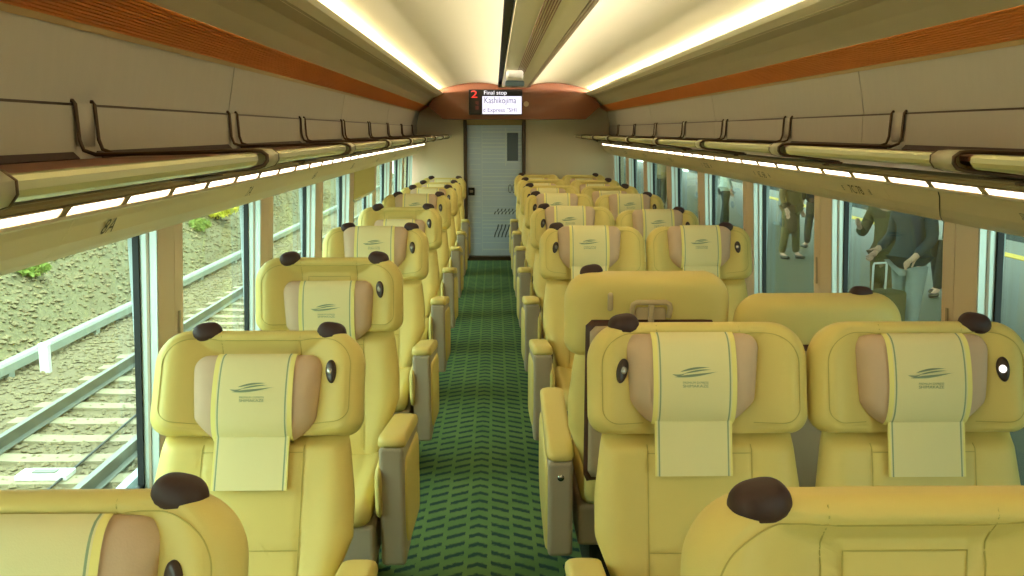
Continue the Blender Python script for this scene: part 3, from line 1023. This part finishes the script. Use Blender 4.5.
#EXTERIOR
# ------------------------------------------------------------------ outside, left: railway and embankment
M['ballast'] = mat('ballast_ground', (122, 106, 78), 0.9, bump=0.6, bscale=26, var=0.35, vscale=22)
M['stone'] = mat('ballast_stone', (134, 118, 90), 0.9, var=0.3, vscale=3)
M['hill'] = mat('embankment_dry_grass', (116, 106, 74), 0.95, bump=0.6, bscale=18, var=0.6, vscale=16)
M['grass'] = mat('grass_blades', (140, 134, 84), 0.9, var=0.3, vscale=30)
M['leaf'] = mat('shrub_leaf', (120, 136, 52), 0.8, var=0.3, vscale=6)
M['leaf_yellow'] = mat('shrub_leaf_yellow', (214, 204, 60), 0.8, var=0.2, vscale=6)
M['stem'] = mat('shrub_stem', (96, 76, 54), 0.8)
M['steel'] = mat('rail_steel', (118, 120, 110), 0.35, 0.6)
M['sleeper'] = mat('sleeper_concrete', (156, 142, 114), 0.85, var=0.1, vscale=12)
M['concrete'] = mat('concrete_pale', (150, 156, 142), 0.8, var=0.12, vscale=5)
ZG = -1.92
for _k in ('hill', 'ballast'):
    for _n in M[_k].node_tree.nodes:
        if _n.type == 'BUMP':
            _n.inputs['Distance'].default_value = 0.05
M['hill_stone'] = mat('embankment_stone', (132, 116, 84), 0.9, var=0.4, vscale=4)

def noise2(x, y):
    return 0.5 * sin(x * 1.7 + 1.3 * sin(y * 0.9)) + 0.3 * sin(y * 2.3 + 1.1 * x) + 0.2 * sin(4.1 * x - 3.3 * y) + 0.12 * sin(9.3 * x + 7.7 * y) + 0.10 * sin(15.1 * y - 11.0 * x)

def hill_z(x, y):
    d = -7.9 - x
    if d <= 0: return ZG
    r = min(d, 6.0)
    return ZG + r * 0.80 + (d - r) * 0.12 + 0.10 * noise2(x * 1.3, y * 1.1) * min(1, d)

gv = MB().box(-9.0, -1.3, -8, 75, ZG - 0.3, ZG).build('ballast_bed', M['ballast'])
tag(gv, kind='structure')
vs, fs = [], []
NX, NY = 60, 200
for j in range(NY + 1):
    y = -8 + 83 * (j / NY) ** 1.25
    for i in range(NX + 1):
        x = -7.85 - 14 * (i / NX) ** 1.4
        vs.append((x, y, hill_z(x, y)))
for j in range(NY):
    for i in range(NX):
        a = j * (NX + 1) + i
        fs.append((a, a + 1, a + NX + 2, a + NX + 1))
em = MB().add(vs, fs).build('embankment', M['hill'], None, True)
tag(em, kind='structure')

rng = np.random.default_rng(5)
def scatter_stones(n, x0, x1, y0, y1, zf, size):
    v, f = [], []
    for i in range(n):
        y = y0 + (y1 - y0) * rng.random() ** 1.4
        x = x0 + (x1 - x0) * rng.random()
        r = size * (0.6 + 0.8 * rng.random())
        z = zf(x, y) + r * 0.25
        a = rng.random() * 6.28
        ca, sa = cos(a) * r, sin(a) * r
        b = len(v)
        k = 0.6 + 0.5 * rng.random()
        v += [(x + ca, y + sa, z), (x - sa * k, y + ca * k, z + r * 0.1), (x - ca, y - sa, z), (x + sa * k, y - ca * k, z - r * 0.1), (x + 0.2 * ca, y, z + r * 0.55), (x, y, z - r * 0.6)]
        f += [(b, b + 1, b + 4), (b + 1, b + 2, b + 4), (b + 2, b + 3, b + 4), (b + 3, b, b + 4), (b, b + 3, b + 5), (b + 3, b + 2, b + 5), (b + 2, b + 1, b + 5), (b + 1, b, b + 5)]
    return MB().add(v, f)
st = scatter_stones(16000, -7.9, -2.4, 3.0, 36.0, lambda x, y: ZG, 0.045).build('ballast_stones', M['stone'])
tag(st, 'loose pale ballast stones covering the trackbed outside the left windows', 'stones', None, 'stuff')
hs = scatter_stones(14000, -13.5, -7.8, 5.0, 48.0, hill_z, 0.06).build('embankment_stones', M['hill_stone'])
tag(hs, 'brownish loose stones scattered over the grassy embankment outside the left windows', 'stones', None, 'stuff')
v, f = [], []
for i in range(42000):
    y = 4 + 50 * rng.random() ** 1.3
    x = -7.9 - 6.5 * rng.random()
    z = hill_z(x, y)
    h = 0.02 + 0.05 * rng.random() ** 2
    a = rng.random() * 6.28
    lx, ly = (rng.random() - 0.5) * 0.16, (rng.random() - 0.5) * 0.16
    w = 0.006 + 0.010 * rng.random()
    b = len(v)
    v += [(x - cos(a) * w, y - sin(a) * w, z - 0.03), (x + cos(a) * w, y + sin(a) * w, z - 0.03), (x + lx, y + ly, z + h)]
    f.append((b, b + 1, b + 2))
gr = MB().add(v, f).build('dry_grass', M['grass'])
tag(gr, 'dry yellow green grass growing on the embankment outside the left windows', 'grass', None, 'stuff')

tk = empty('railway_track', (-4.89, 0, ZG))
tag(tk, 'railway track on pale concrete sleepers running beside the left windows', 'track')
RP = [(-0.065, 0.0), (0.065, 0.0), (0.065, 0.012), (0.012, 0.03), (0.010, 0.12), (0.034, 0.13), (0.034, 0.165), (-0.034, 0.165), (-0.034, 0.13), (-0.010, 0.12), (-0.012, 0.03), (-0.065, 0.012)]
for sx in (-0.75, 0.75):
    MB().prism([(x + sx, z + 0.045) for x, z in RP], -8, 75).build('rail', M['steel'], tk)
m_sl = MB().prism([(-1.2, -0.05), (1.2, -0.05), (1.2, 0.045), (0.95, 0.05), (0.35, 0.03), (-0.35, 0.03), (-0.95, 0.05), (-1.2, 0.045)], -0.12, 0.12).mesh('sleeper', M['sleeper'])
for i in range(110):
    link('sleeper', m_sl, tk, Matrix.Translation((0, -2 + 0.66 * i, 0)))
pl = empty('track_beacon', (-4.80, 9.3, ZG))
tag(pl, 'small white plate lying between the rails outside the nearest left window', 'track plate')
MB().rbox(-0.26, 0.26, -0.12, 0.12, 0.03, 0.085, 0.01).build('plate', M['white'], pl)
MB().rbox(-0.12, 0.12, -0.05, 0.05, 0.085, 0.10, 0.006).build('cap_plate', M['steel'], pl)
cbp = [(-4.62 + 0.04 * sin(y * 0.9), y, ZG + 0.055) for y in [3 + 0.8 * i for i in range(40)]]
tag(MB().tube(cbp, 0.014, 6).build('track_cable', M['dark'], None, True), 'thin dark cable lying along between the rails', 'cable')

tr = empty('trackside_beam', (-7.25, 0, ZG))
tag(tr, 'low pale concrete beam on short posts between track and embankment', 'beam')
MB().prism([(-0.09, 0.09), (0.09, 0.09), (0.09, 0.21), (0.06, 0.24), (-0.06, 0.24), (-0.09, 0.21)], -8, 75).build('beam', M['concrete'], tr)
m_po = MB().rbox(-0.08, 0.08, -0.08, 0.08, -0.05, 0.10, 0.01).mesh('post', M['concrete'])
for i in range(26):
    link('post', m_po, tr, Matrix.Translation((0.0, -4.6 + 3.0 * i, 0)))
mk = empty('marker_post', (-6.83, 13.7, ZG))
tag(mk, 'short white marker post in front of the pale trackside beam', 'post')
MB().rbox(-0.07, 0.07, -0.05, 0.05, -0.05, 0.40, 0.012).build('shaft', M['white'], mk)
MB().rbox(-0.075, 0.075, -0.055, 0.055, 0.38, 0.44, 0.015).build('cap', M['white'], mk)

def shrub(x, y, r, h, leafm, label, seed, group='shrubs on the embankment'):
    rg = np.random.default_rng(seed)
    z = hill_z(x, y)
    root = empty('shrub', (x, y, z))
    tag(root, label, 'shrub', group)
    sb = MB()
    tips = []
    for i in range(9):
        a = i * 2.4
        p = (cos(a) * r * 0.6 * rg.random(), sin(a) * r * 0.6 * rg.random(), h * (0.5 + 0.3 * rg.random()))
        sb.tube([(0, 0, -0.1), (p[0] * 0.3, p[1] * 0.3, p[2] * 0.5), p], [0.02, 0.014, 0.006], 5)
    sb.build('stems', M['stem'], root)
    v, f = [], []
    for i in range(900):
        a, c = rg.random() * 6.28, rg.random() * 2 - 1
        q = (0.55 + 0.45 * rg.random())
        s_ = sqrt(1 - c * c)
        lump = 1 + 0.22 * sin(3 * a + 2 * c)
        px, py, pz = r * q * s_ * cos(a) * lump, r * q * s_ * sin(a) * lump, h * 0.55 + h * 0.5 * q * c
        d = Vector((rg.random() - 0.5, rg.random() - 0.5, rg.random() - 0.3)).normalized()
        e = d.orthogonal().normalized()
        L = 0.05 + 0.05 * rg.random()
        b = len(v)
        P0 = Vector((px, py, max(0.0, pz)))
        v += [P0 - d * L, P0 + e * L * 0.45, P0 + d * L, P0 - e * L * 0.45]
        f.append((b, b + 1, b + 2, b + 3))
    fo = MB().add(v, f).build('foliage', leafm, root)
    tag(fo, kind='stuff')
shrub(-8.92, 29.8, 0.62, 0.62, M['leaf_yellow'], 'bright yellow green shrub on the embankment seen through the second left window', 1)
shrub(-8.72, 27.3, 0.30, 0.32, M['leaf'], 'small dull green shrub just before the bright yellow shrub on embankment', 2)
shrub(-10.2, 38.0, 1.1, 1.1, M['leaf'], 'large dull green shrub high on the embankment behind the yellow shrub', 3)
shrub(-8.95, 17.8, 0.28, 0.26, M['leaf'], 'low green shrub at upper left in the nearest left window', 4)
shrub(-10.6, 52.0, 1.3, 1.5, M['leaf'], 'farthest and tallest green shrub on the embankment', 5)

# ------------------------------------------------------------------ outside, right: station platform with people
ZP = -0.60
M['platform'] = mat('platform_paving', (98, 98, 80), 0.55, var=0.08, vscale=2, bump=0.2, bscale=60)
M['yellow'] = mat('tactile_yellow', (226, 190, 50), 0.7)
M['roof'] = mat('platform_roof', (92, 96, 92), 0.7)
M['dark_wall'] = mat('station_dark_wall', (58, 64, 62), 0.7, var=0.2, vscale=0.7)
M['post_grey'] = mat('platform_column', (120, 128, 124), 0.5)
pf = MB().box(1.52, 10.2, -8, 80, ZP - 1.3, ZP).build('platform', M['platform']); tag(pf, kind='structure')
ln = MB()
tl = empty('tactile_line'); tag(tl, kind='structure')
m_t = MB().rbox(-0.15, 0.15, -0.148, 0.148, 0, 0.012, 0.004).mesh('tactile_tile', M['yellow'])
for xx in (2.35, 8.9):
    for i in range(110):
        link('tactile_tile', m_t, tl, Matrix.Translation((xx, 1.5 + 0.3 * i, ZP)))
rf = MB().box(1.55, 9.8, -8, 80, 3.1, 3.35).build('platform_roof', M['roof']); tag(rf, kind='structure')  # unseen roof, extended towards the train to keep the platform dim
for i in range(7):
    y = 4.2 + 9.0 * i
    c = empty('platform_column', (6.6, y, ZP))
    tag(c, 'grey square steel column holding the platform roof, %s along the right windows' % ORD[i], 'column', 'platform roof columns')
    MB().rbox(-0.14, 0.14, -0.14, 0.14, 0.02, 3.7, 0.02).build('shaft', M['post_grey'], c)
    MB().rbox(-0.22, 0.22, -0.22, 0.22, 0, 0.06, 0.01).build('foot_plate', M['post_grey'], c)
bw_ = MB().box(16.0, 16.3, -8, 80, -2.2, 6.0).build('wall_station', M['dark_wall']); tag(bw_, kind='structure')  # height raised to keep sky light off the platform
gd = MB().box(10.2, 16.0, -8, 80, -2.2, -1.9).build('trackbed', M['ballast']); tag(gd, kind='structure')

def skin_obj(name, m, verts, edges, radii, parent, sub=1):
    me = bpy.data.meshes.new(name)
    me.from_pydata(verts, edges, [])
    o = bpy.data.objects.new(name, me)
    COL.objects.link(o)
    md = o.modifiers.new('skin', 'SKIN')
    md.use_smooth_shade = True
    sv = me.skin_vertices[0].data
    for i, r in enumerate(radii):
        sv[i].radius = r if isinstance(r, tuple) else (r, r)
        sv[i].use_root = (i == 0)
    ss = o.modifiers.new('sub', 'SUBSURF')
    ss.levels = sub
    ss.render_levels = sub
    dg = bpy.context.evaluated_depsgraph_get()
    m2 = bpy.data.meshes.new_from_object(o.evaluated_get(dg))
    bpy.data.objects.remove(o)
    m2.name = name
    m2.materials.clear()
    m2.materials.append(m)
    m2.polygons.foreach_set('use_smooth', [True] * len(m2.polygons))
    return link(name, m2, parent)

M['skin'] = mat('skin', (214, 168, 140), 0.6)
M['hair_black'] = mat('hair_black', (28, 24, 22), 0.6)
M['eye'] = mat('eye_dark', (20, 16, 14), 0.3)
M['shoe'] = mat('shoe_dark', (34, 30, 28), 0.5)
def cloth(rgb):
    return mat('cloth_%d_%d_%d' % rgb, rgb, 0.9, bump=0.3, bscale=60, spec=0.2)

def person(x, y, rz, H, jacket, trousers, label, coat_len=0.80, lh=None, rh=None, step=0.08):
    """standing figure, facing local -Y; lh / rh = (elbow, wrist) of the left (+x) and right (-x) arm"""
    k = H / 1.72
    root = empty('person', (x, y, ZP), rz)
    tag(root, label, 'person')
    J = []
    E = []
    R = []
    def add(p, r, par=None):
        J.append(tuple(c * k for c in p)); R.append(tuple(q * k for q in r) if isinstance(r, tuple) else r * k)
        if par is not None: E.append((par, len(J) - 1))
        return len(J) - 1
    pel = add((0, 0, 0.93), (0.15, 0.11))
    wst = add((0, 0, 1.08), (0.13, 0.095), pel)
    chs = add((0, 0.0, 1.28), (0.155, 0.11), wst)
    shd = add((0, 0.01, 1.40), (0.10, 0.07), chs)
    nck = add((0, 0.0, 1.48), 0.052, shd)
    chin = add((0, -0.015, 1.55), (0.062, 0.075), nck)
    hd_ = add((0, -0.005, 1.63), (0.077, 0.095), chin)
    add((0, 0.0, 1.70), (0.055, 0.065), hd_)
    add((0, -0.105, 1.595), 0.013, hd_)
    arms = {}
    for s_, spec in ((1, lh), (-1, rh)):
        el, wr_ = spec or ((s_ * 0.25, 0.03, 1.12), (s_ * 0.24, -0.06, 0.88))
        a = add((s_ * 0.17, 0.01, 1.385), 0.058, shd)
        b = add(el, 0.043, a)
        c = add(wr_, 0.028, b)
        d = Vector(wr_) - Vector(el)
        d.normalize()
        pm = Vector(wr_) + d * 0.06
        p_ = add(tuple(pm), (0.034, 0.018), c)
        side_ = d.cross(Vector((s_, 0, 0)))
        if side_.length < 0.2: side_ = d.cross(Vector((0, 1, 0)))
        side_.normalize()
        curl = side_.cross(d)
        for fi, (off, ln_) in enumerate(((-0.030, 0.065), (-0.010, 0.078), (0.010, 0.074), (0.029, 0.058))):
            q0 = pm + d * 0.035 + side_ * off
            q1 = q0 + d * ln_ * 0.55
            q2 = q1 + d * ln_ * 0.3 + curl * ln_ * 0.35
            f0 = add(tuple(q0), 0.009, p_)
            f1 = add(tuple(q1), 0.0085, f0)
            add(tuple(q2), 0.007, f1)
        t0 = add(tuple(Vector(wr_) + d * 0.035 - side_ * 0.045), 0.010, c)
        add(tuple(Vector(wr_) + d * 0.085 - side_ * 0.060 + curl * 0.015), 0.008, t0)
        arms[s_] = (el, wr_)
    for s_ in (1, -1):
        f_ = step * s_
        a = add((s_ * 0.09, 0, 0.86), 0.085, pel)
        b = add((s_ * 0.10, -f_ * 0.5 - 0.01, 0.48), 0.058, a)
        c = add((s_ * 0.105, -f_, 0.09), 0.040, b)
        add((s_ * 0.115, -f_ - 0.13, 0.035), (0.036, 0.028), c)
    skin_obj('body', M['skin'], J, E, R, root)
    # jacket
    J, E, R = [], [], []
    z0 = coat_len
    a = add((0, 0, 1.08), (0.165, 0.125))
    b = add((0, 0.005, 1.28), (0.185, 0.135), a)
    c = add((0, 0.01, 1.395), (0.135, 0.095), b)
    add((0, 0.008, 1.455), (0.075, 0.072), c)
    d = add((0, 0, 0.95), (0.185, 0.14), a)
    add((0, 0, z0), (0.20, 0.15), d)
    for s_ in (1, -1):
        el, wr_ = arms[s_]
        p = add((s_ * 0.185, 0.01, 1.38), 0.075, c)
        q = add(el, 0.060, p)
        w_ = Vector(el) + (Vector(wr_) - Vector(el)) * 0.93
        add(tuple(w_), 0.046, q)
    skin_obj('jacket', jacket, J, E, R, root)
    # trousers
    J, E, R = [], [], []
    a = add((0, 0, 0.95), (0.16, 0.12))
    for s_ in (1, -1):
        f_ = step * s_
        p = add((s_ * 0.092, 0, 0.82), 0.102, a)
        q = add((s_ * 0.10, -f_ * 0.5 - 0.01, 0.48), 0.078, p)
        add((s_ * 0.105, -f_ + 0.005, 0.09), 0.068, q)
    skin_obj('trousers', trousers, J, E, R, root)
    J, E, R = [], [], []
    a = add((0, 0.03, 1.64), (0.088, 0.088))
    add((0, 0.005, 1.705), (0.066, 0.082), a)
    add((0, 0.055, 1.56), (0.066, 0.045), a)
    skin_obj('hair', M['hair_black'], J, E, R, root)
    for s_ in (1, -1):
        f_ = step * s_
        J, E, R = [], [], []
        a = add((s_ * 0.105, -f_ + 0.02, 0.045), (0.048, 0.045))
        b = add((s_ * 0.112, -f_ - 0.09, 0.040), (0.050, 0.038), a)
        add((s_ * 0.116, -f_ - 0.17, 0.032), (0.036, 0.028), b)
        skin_obj('shoe', M['shoe'], J, E, R, root)
        MB().puff([(0.011 * k * cos(2 * pi * i / 12), 0.006 * k * sin(2 * pi * i / 12)) for i in range(12)], lambda u, v, w: 0.004, lambda u, v, w: -0.004, 0.0, p=2, nr=4,
                  to=lambda u, v, w: (s_ * 0.030 * k + u, -0.093 * k - w, 1.625 * k + v)).build('eye', M['eye'], root, True)
    return root

NAVY, GREY, OLIVE, BROWN = cloth((48, 62, 70)), cloth((150, 158, 152)), cloth((98, 90, 60)), cloth((112, 92, 62))
DARK, PALE, BEIGE = cloth((38, 42, 42)), cloth((206, 218, 206)), cloth((150, 132, 96))
# man in navy jacket, gripping a suitcase handle with one hand
person(3.88, 9.25, radians(-62), 1.74, NAVY, GREY, 'person in dark navy jacket and light grey trousers gripping a suitcase handle on the platform', 0.80,
       lh=((0.26, -0.02, 1.14), (0.22, -0.22, 0.98)), rh=((-0.27, 0.06, 1.13), (-0.26, -0.16, 0.99)))
person(3.98, 10.05, radians(-40), 1.66, OLIVE, BROWN, 'person in olive brown coat raising one hand beside the suitcase on the platform', 0.55,
       lh=((0.27, -0.04, 1.12), (0.20, -0.20, 0.95)), rh=((-0.27, -0.06, 1.12), (-0.24, -0.24, 1.22)))
person(5.72, 12.5, radians(-60), 1.70, DARK, DARK, 'person in dark clothes holding up a white plastic bag on the platform', 0.82, lh=((0.26, -0.05, 1.12), (0.22, -0.24, 1.30)), step=0.16)
person(4.85, 16.2, radians(40), 1.68, BROWN, OLIVE, 'person in long brown coat seen through the third right window', 0.42)
person(5.75, 17.6, radians(190), 1.74, DARK, DARK, 'person in black standing behind the long brown coat', 0.80)
person(5.0, 21.5, radians(90), 1.70, PALE, DARK, 'person in pale green jacket seen through the fourth right window', 0.78)
person(4.6, 27.5, radians(-30), 1.70, BEIGE, DARK, 'person in beige jacket farther along the platform', 0.78)

sc_ = empty('suitcase', (3.52, 9.0, ZP), radians(20))
tag(sc_, 'olive wheeled suitcase with a white pulled-out handle beside the navy jacket', 'suitcase')
MB().rbox(-0.20, 0.20, -0.13, 0.13, 0.06, 0.66, 0.035).build('case', OLIVE, sc_, True)
hb = MB().tube([(-0.08, 0.05, 0.62), (-0.08, 0.05, 0.90), (-0.07, 0.05, 0.92), (0.07, 0.05, 0.92), (0.08, 0.05, 0.90), (0.08, 0.05, 0.62)], 0.010, 8).build('handle', M['white'], sc_, True)
for sx in (-0.15, 0.15):
    for sy in (-0.09, 0.09):
        MB().tube([(sx - 0.012, sy, 0.032), (sx + 0.012, sy, 0.032)], 0.032, 14).build('wheel', M['dark'], sc_, True)
bg = empty('plastic_bag', (5.60, 12.16, ZP + 0.985))
tag(bg, 'white plastic carrier bag hanging from the raised hand of the dark clothed person', 'bag')
bgm = MB().puff(rr(0.15, 0.20, (0.03, 0.03, 0.08, 0.08), 48, taper=lambda v: 1.0 - 0.25 * S((v + 0.02) / 0.2)), lambda u, v, k: 0.07 + 0.012 * sin(18 * u + 9 * v), lambda u, v, k: -0.07 + 0.012 * sin(15 * u - 11 * v), 0.0, p=3, nr=10)
bgm.build('bag_body', M['white'], bg, True)
MB().tube([(-0.09, 0, 0.18), (-0.05, 0, 0.33), (0.05, 0, 0.33), (0.09, 0, 0.18)], 0.012, 6).build('bag_handle', M['white'], bg, True)
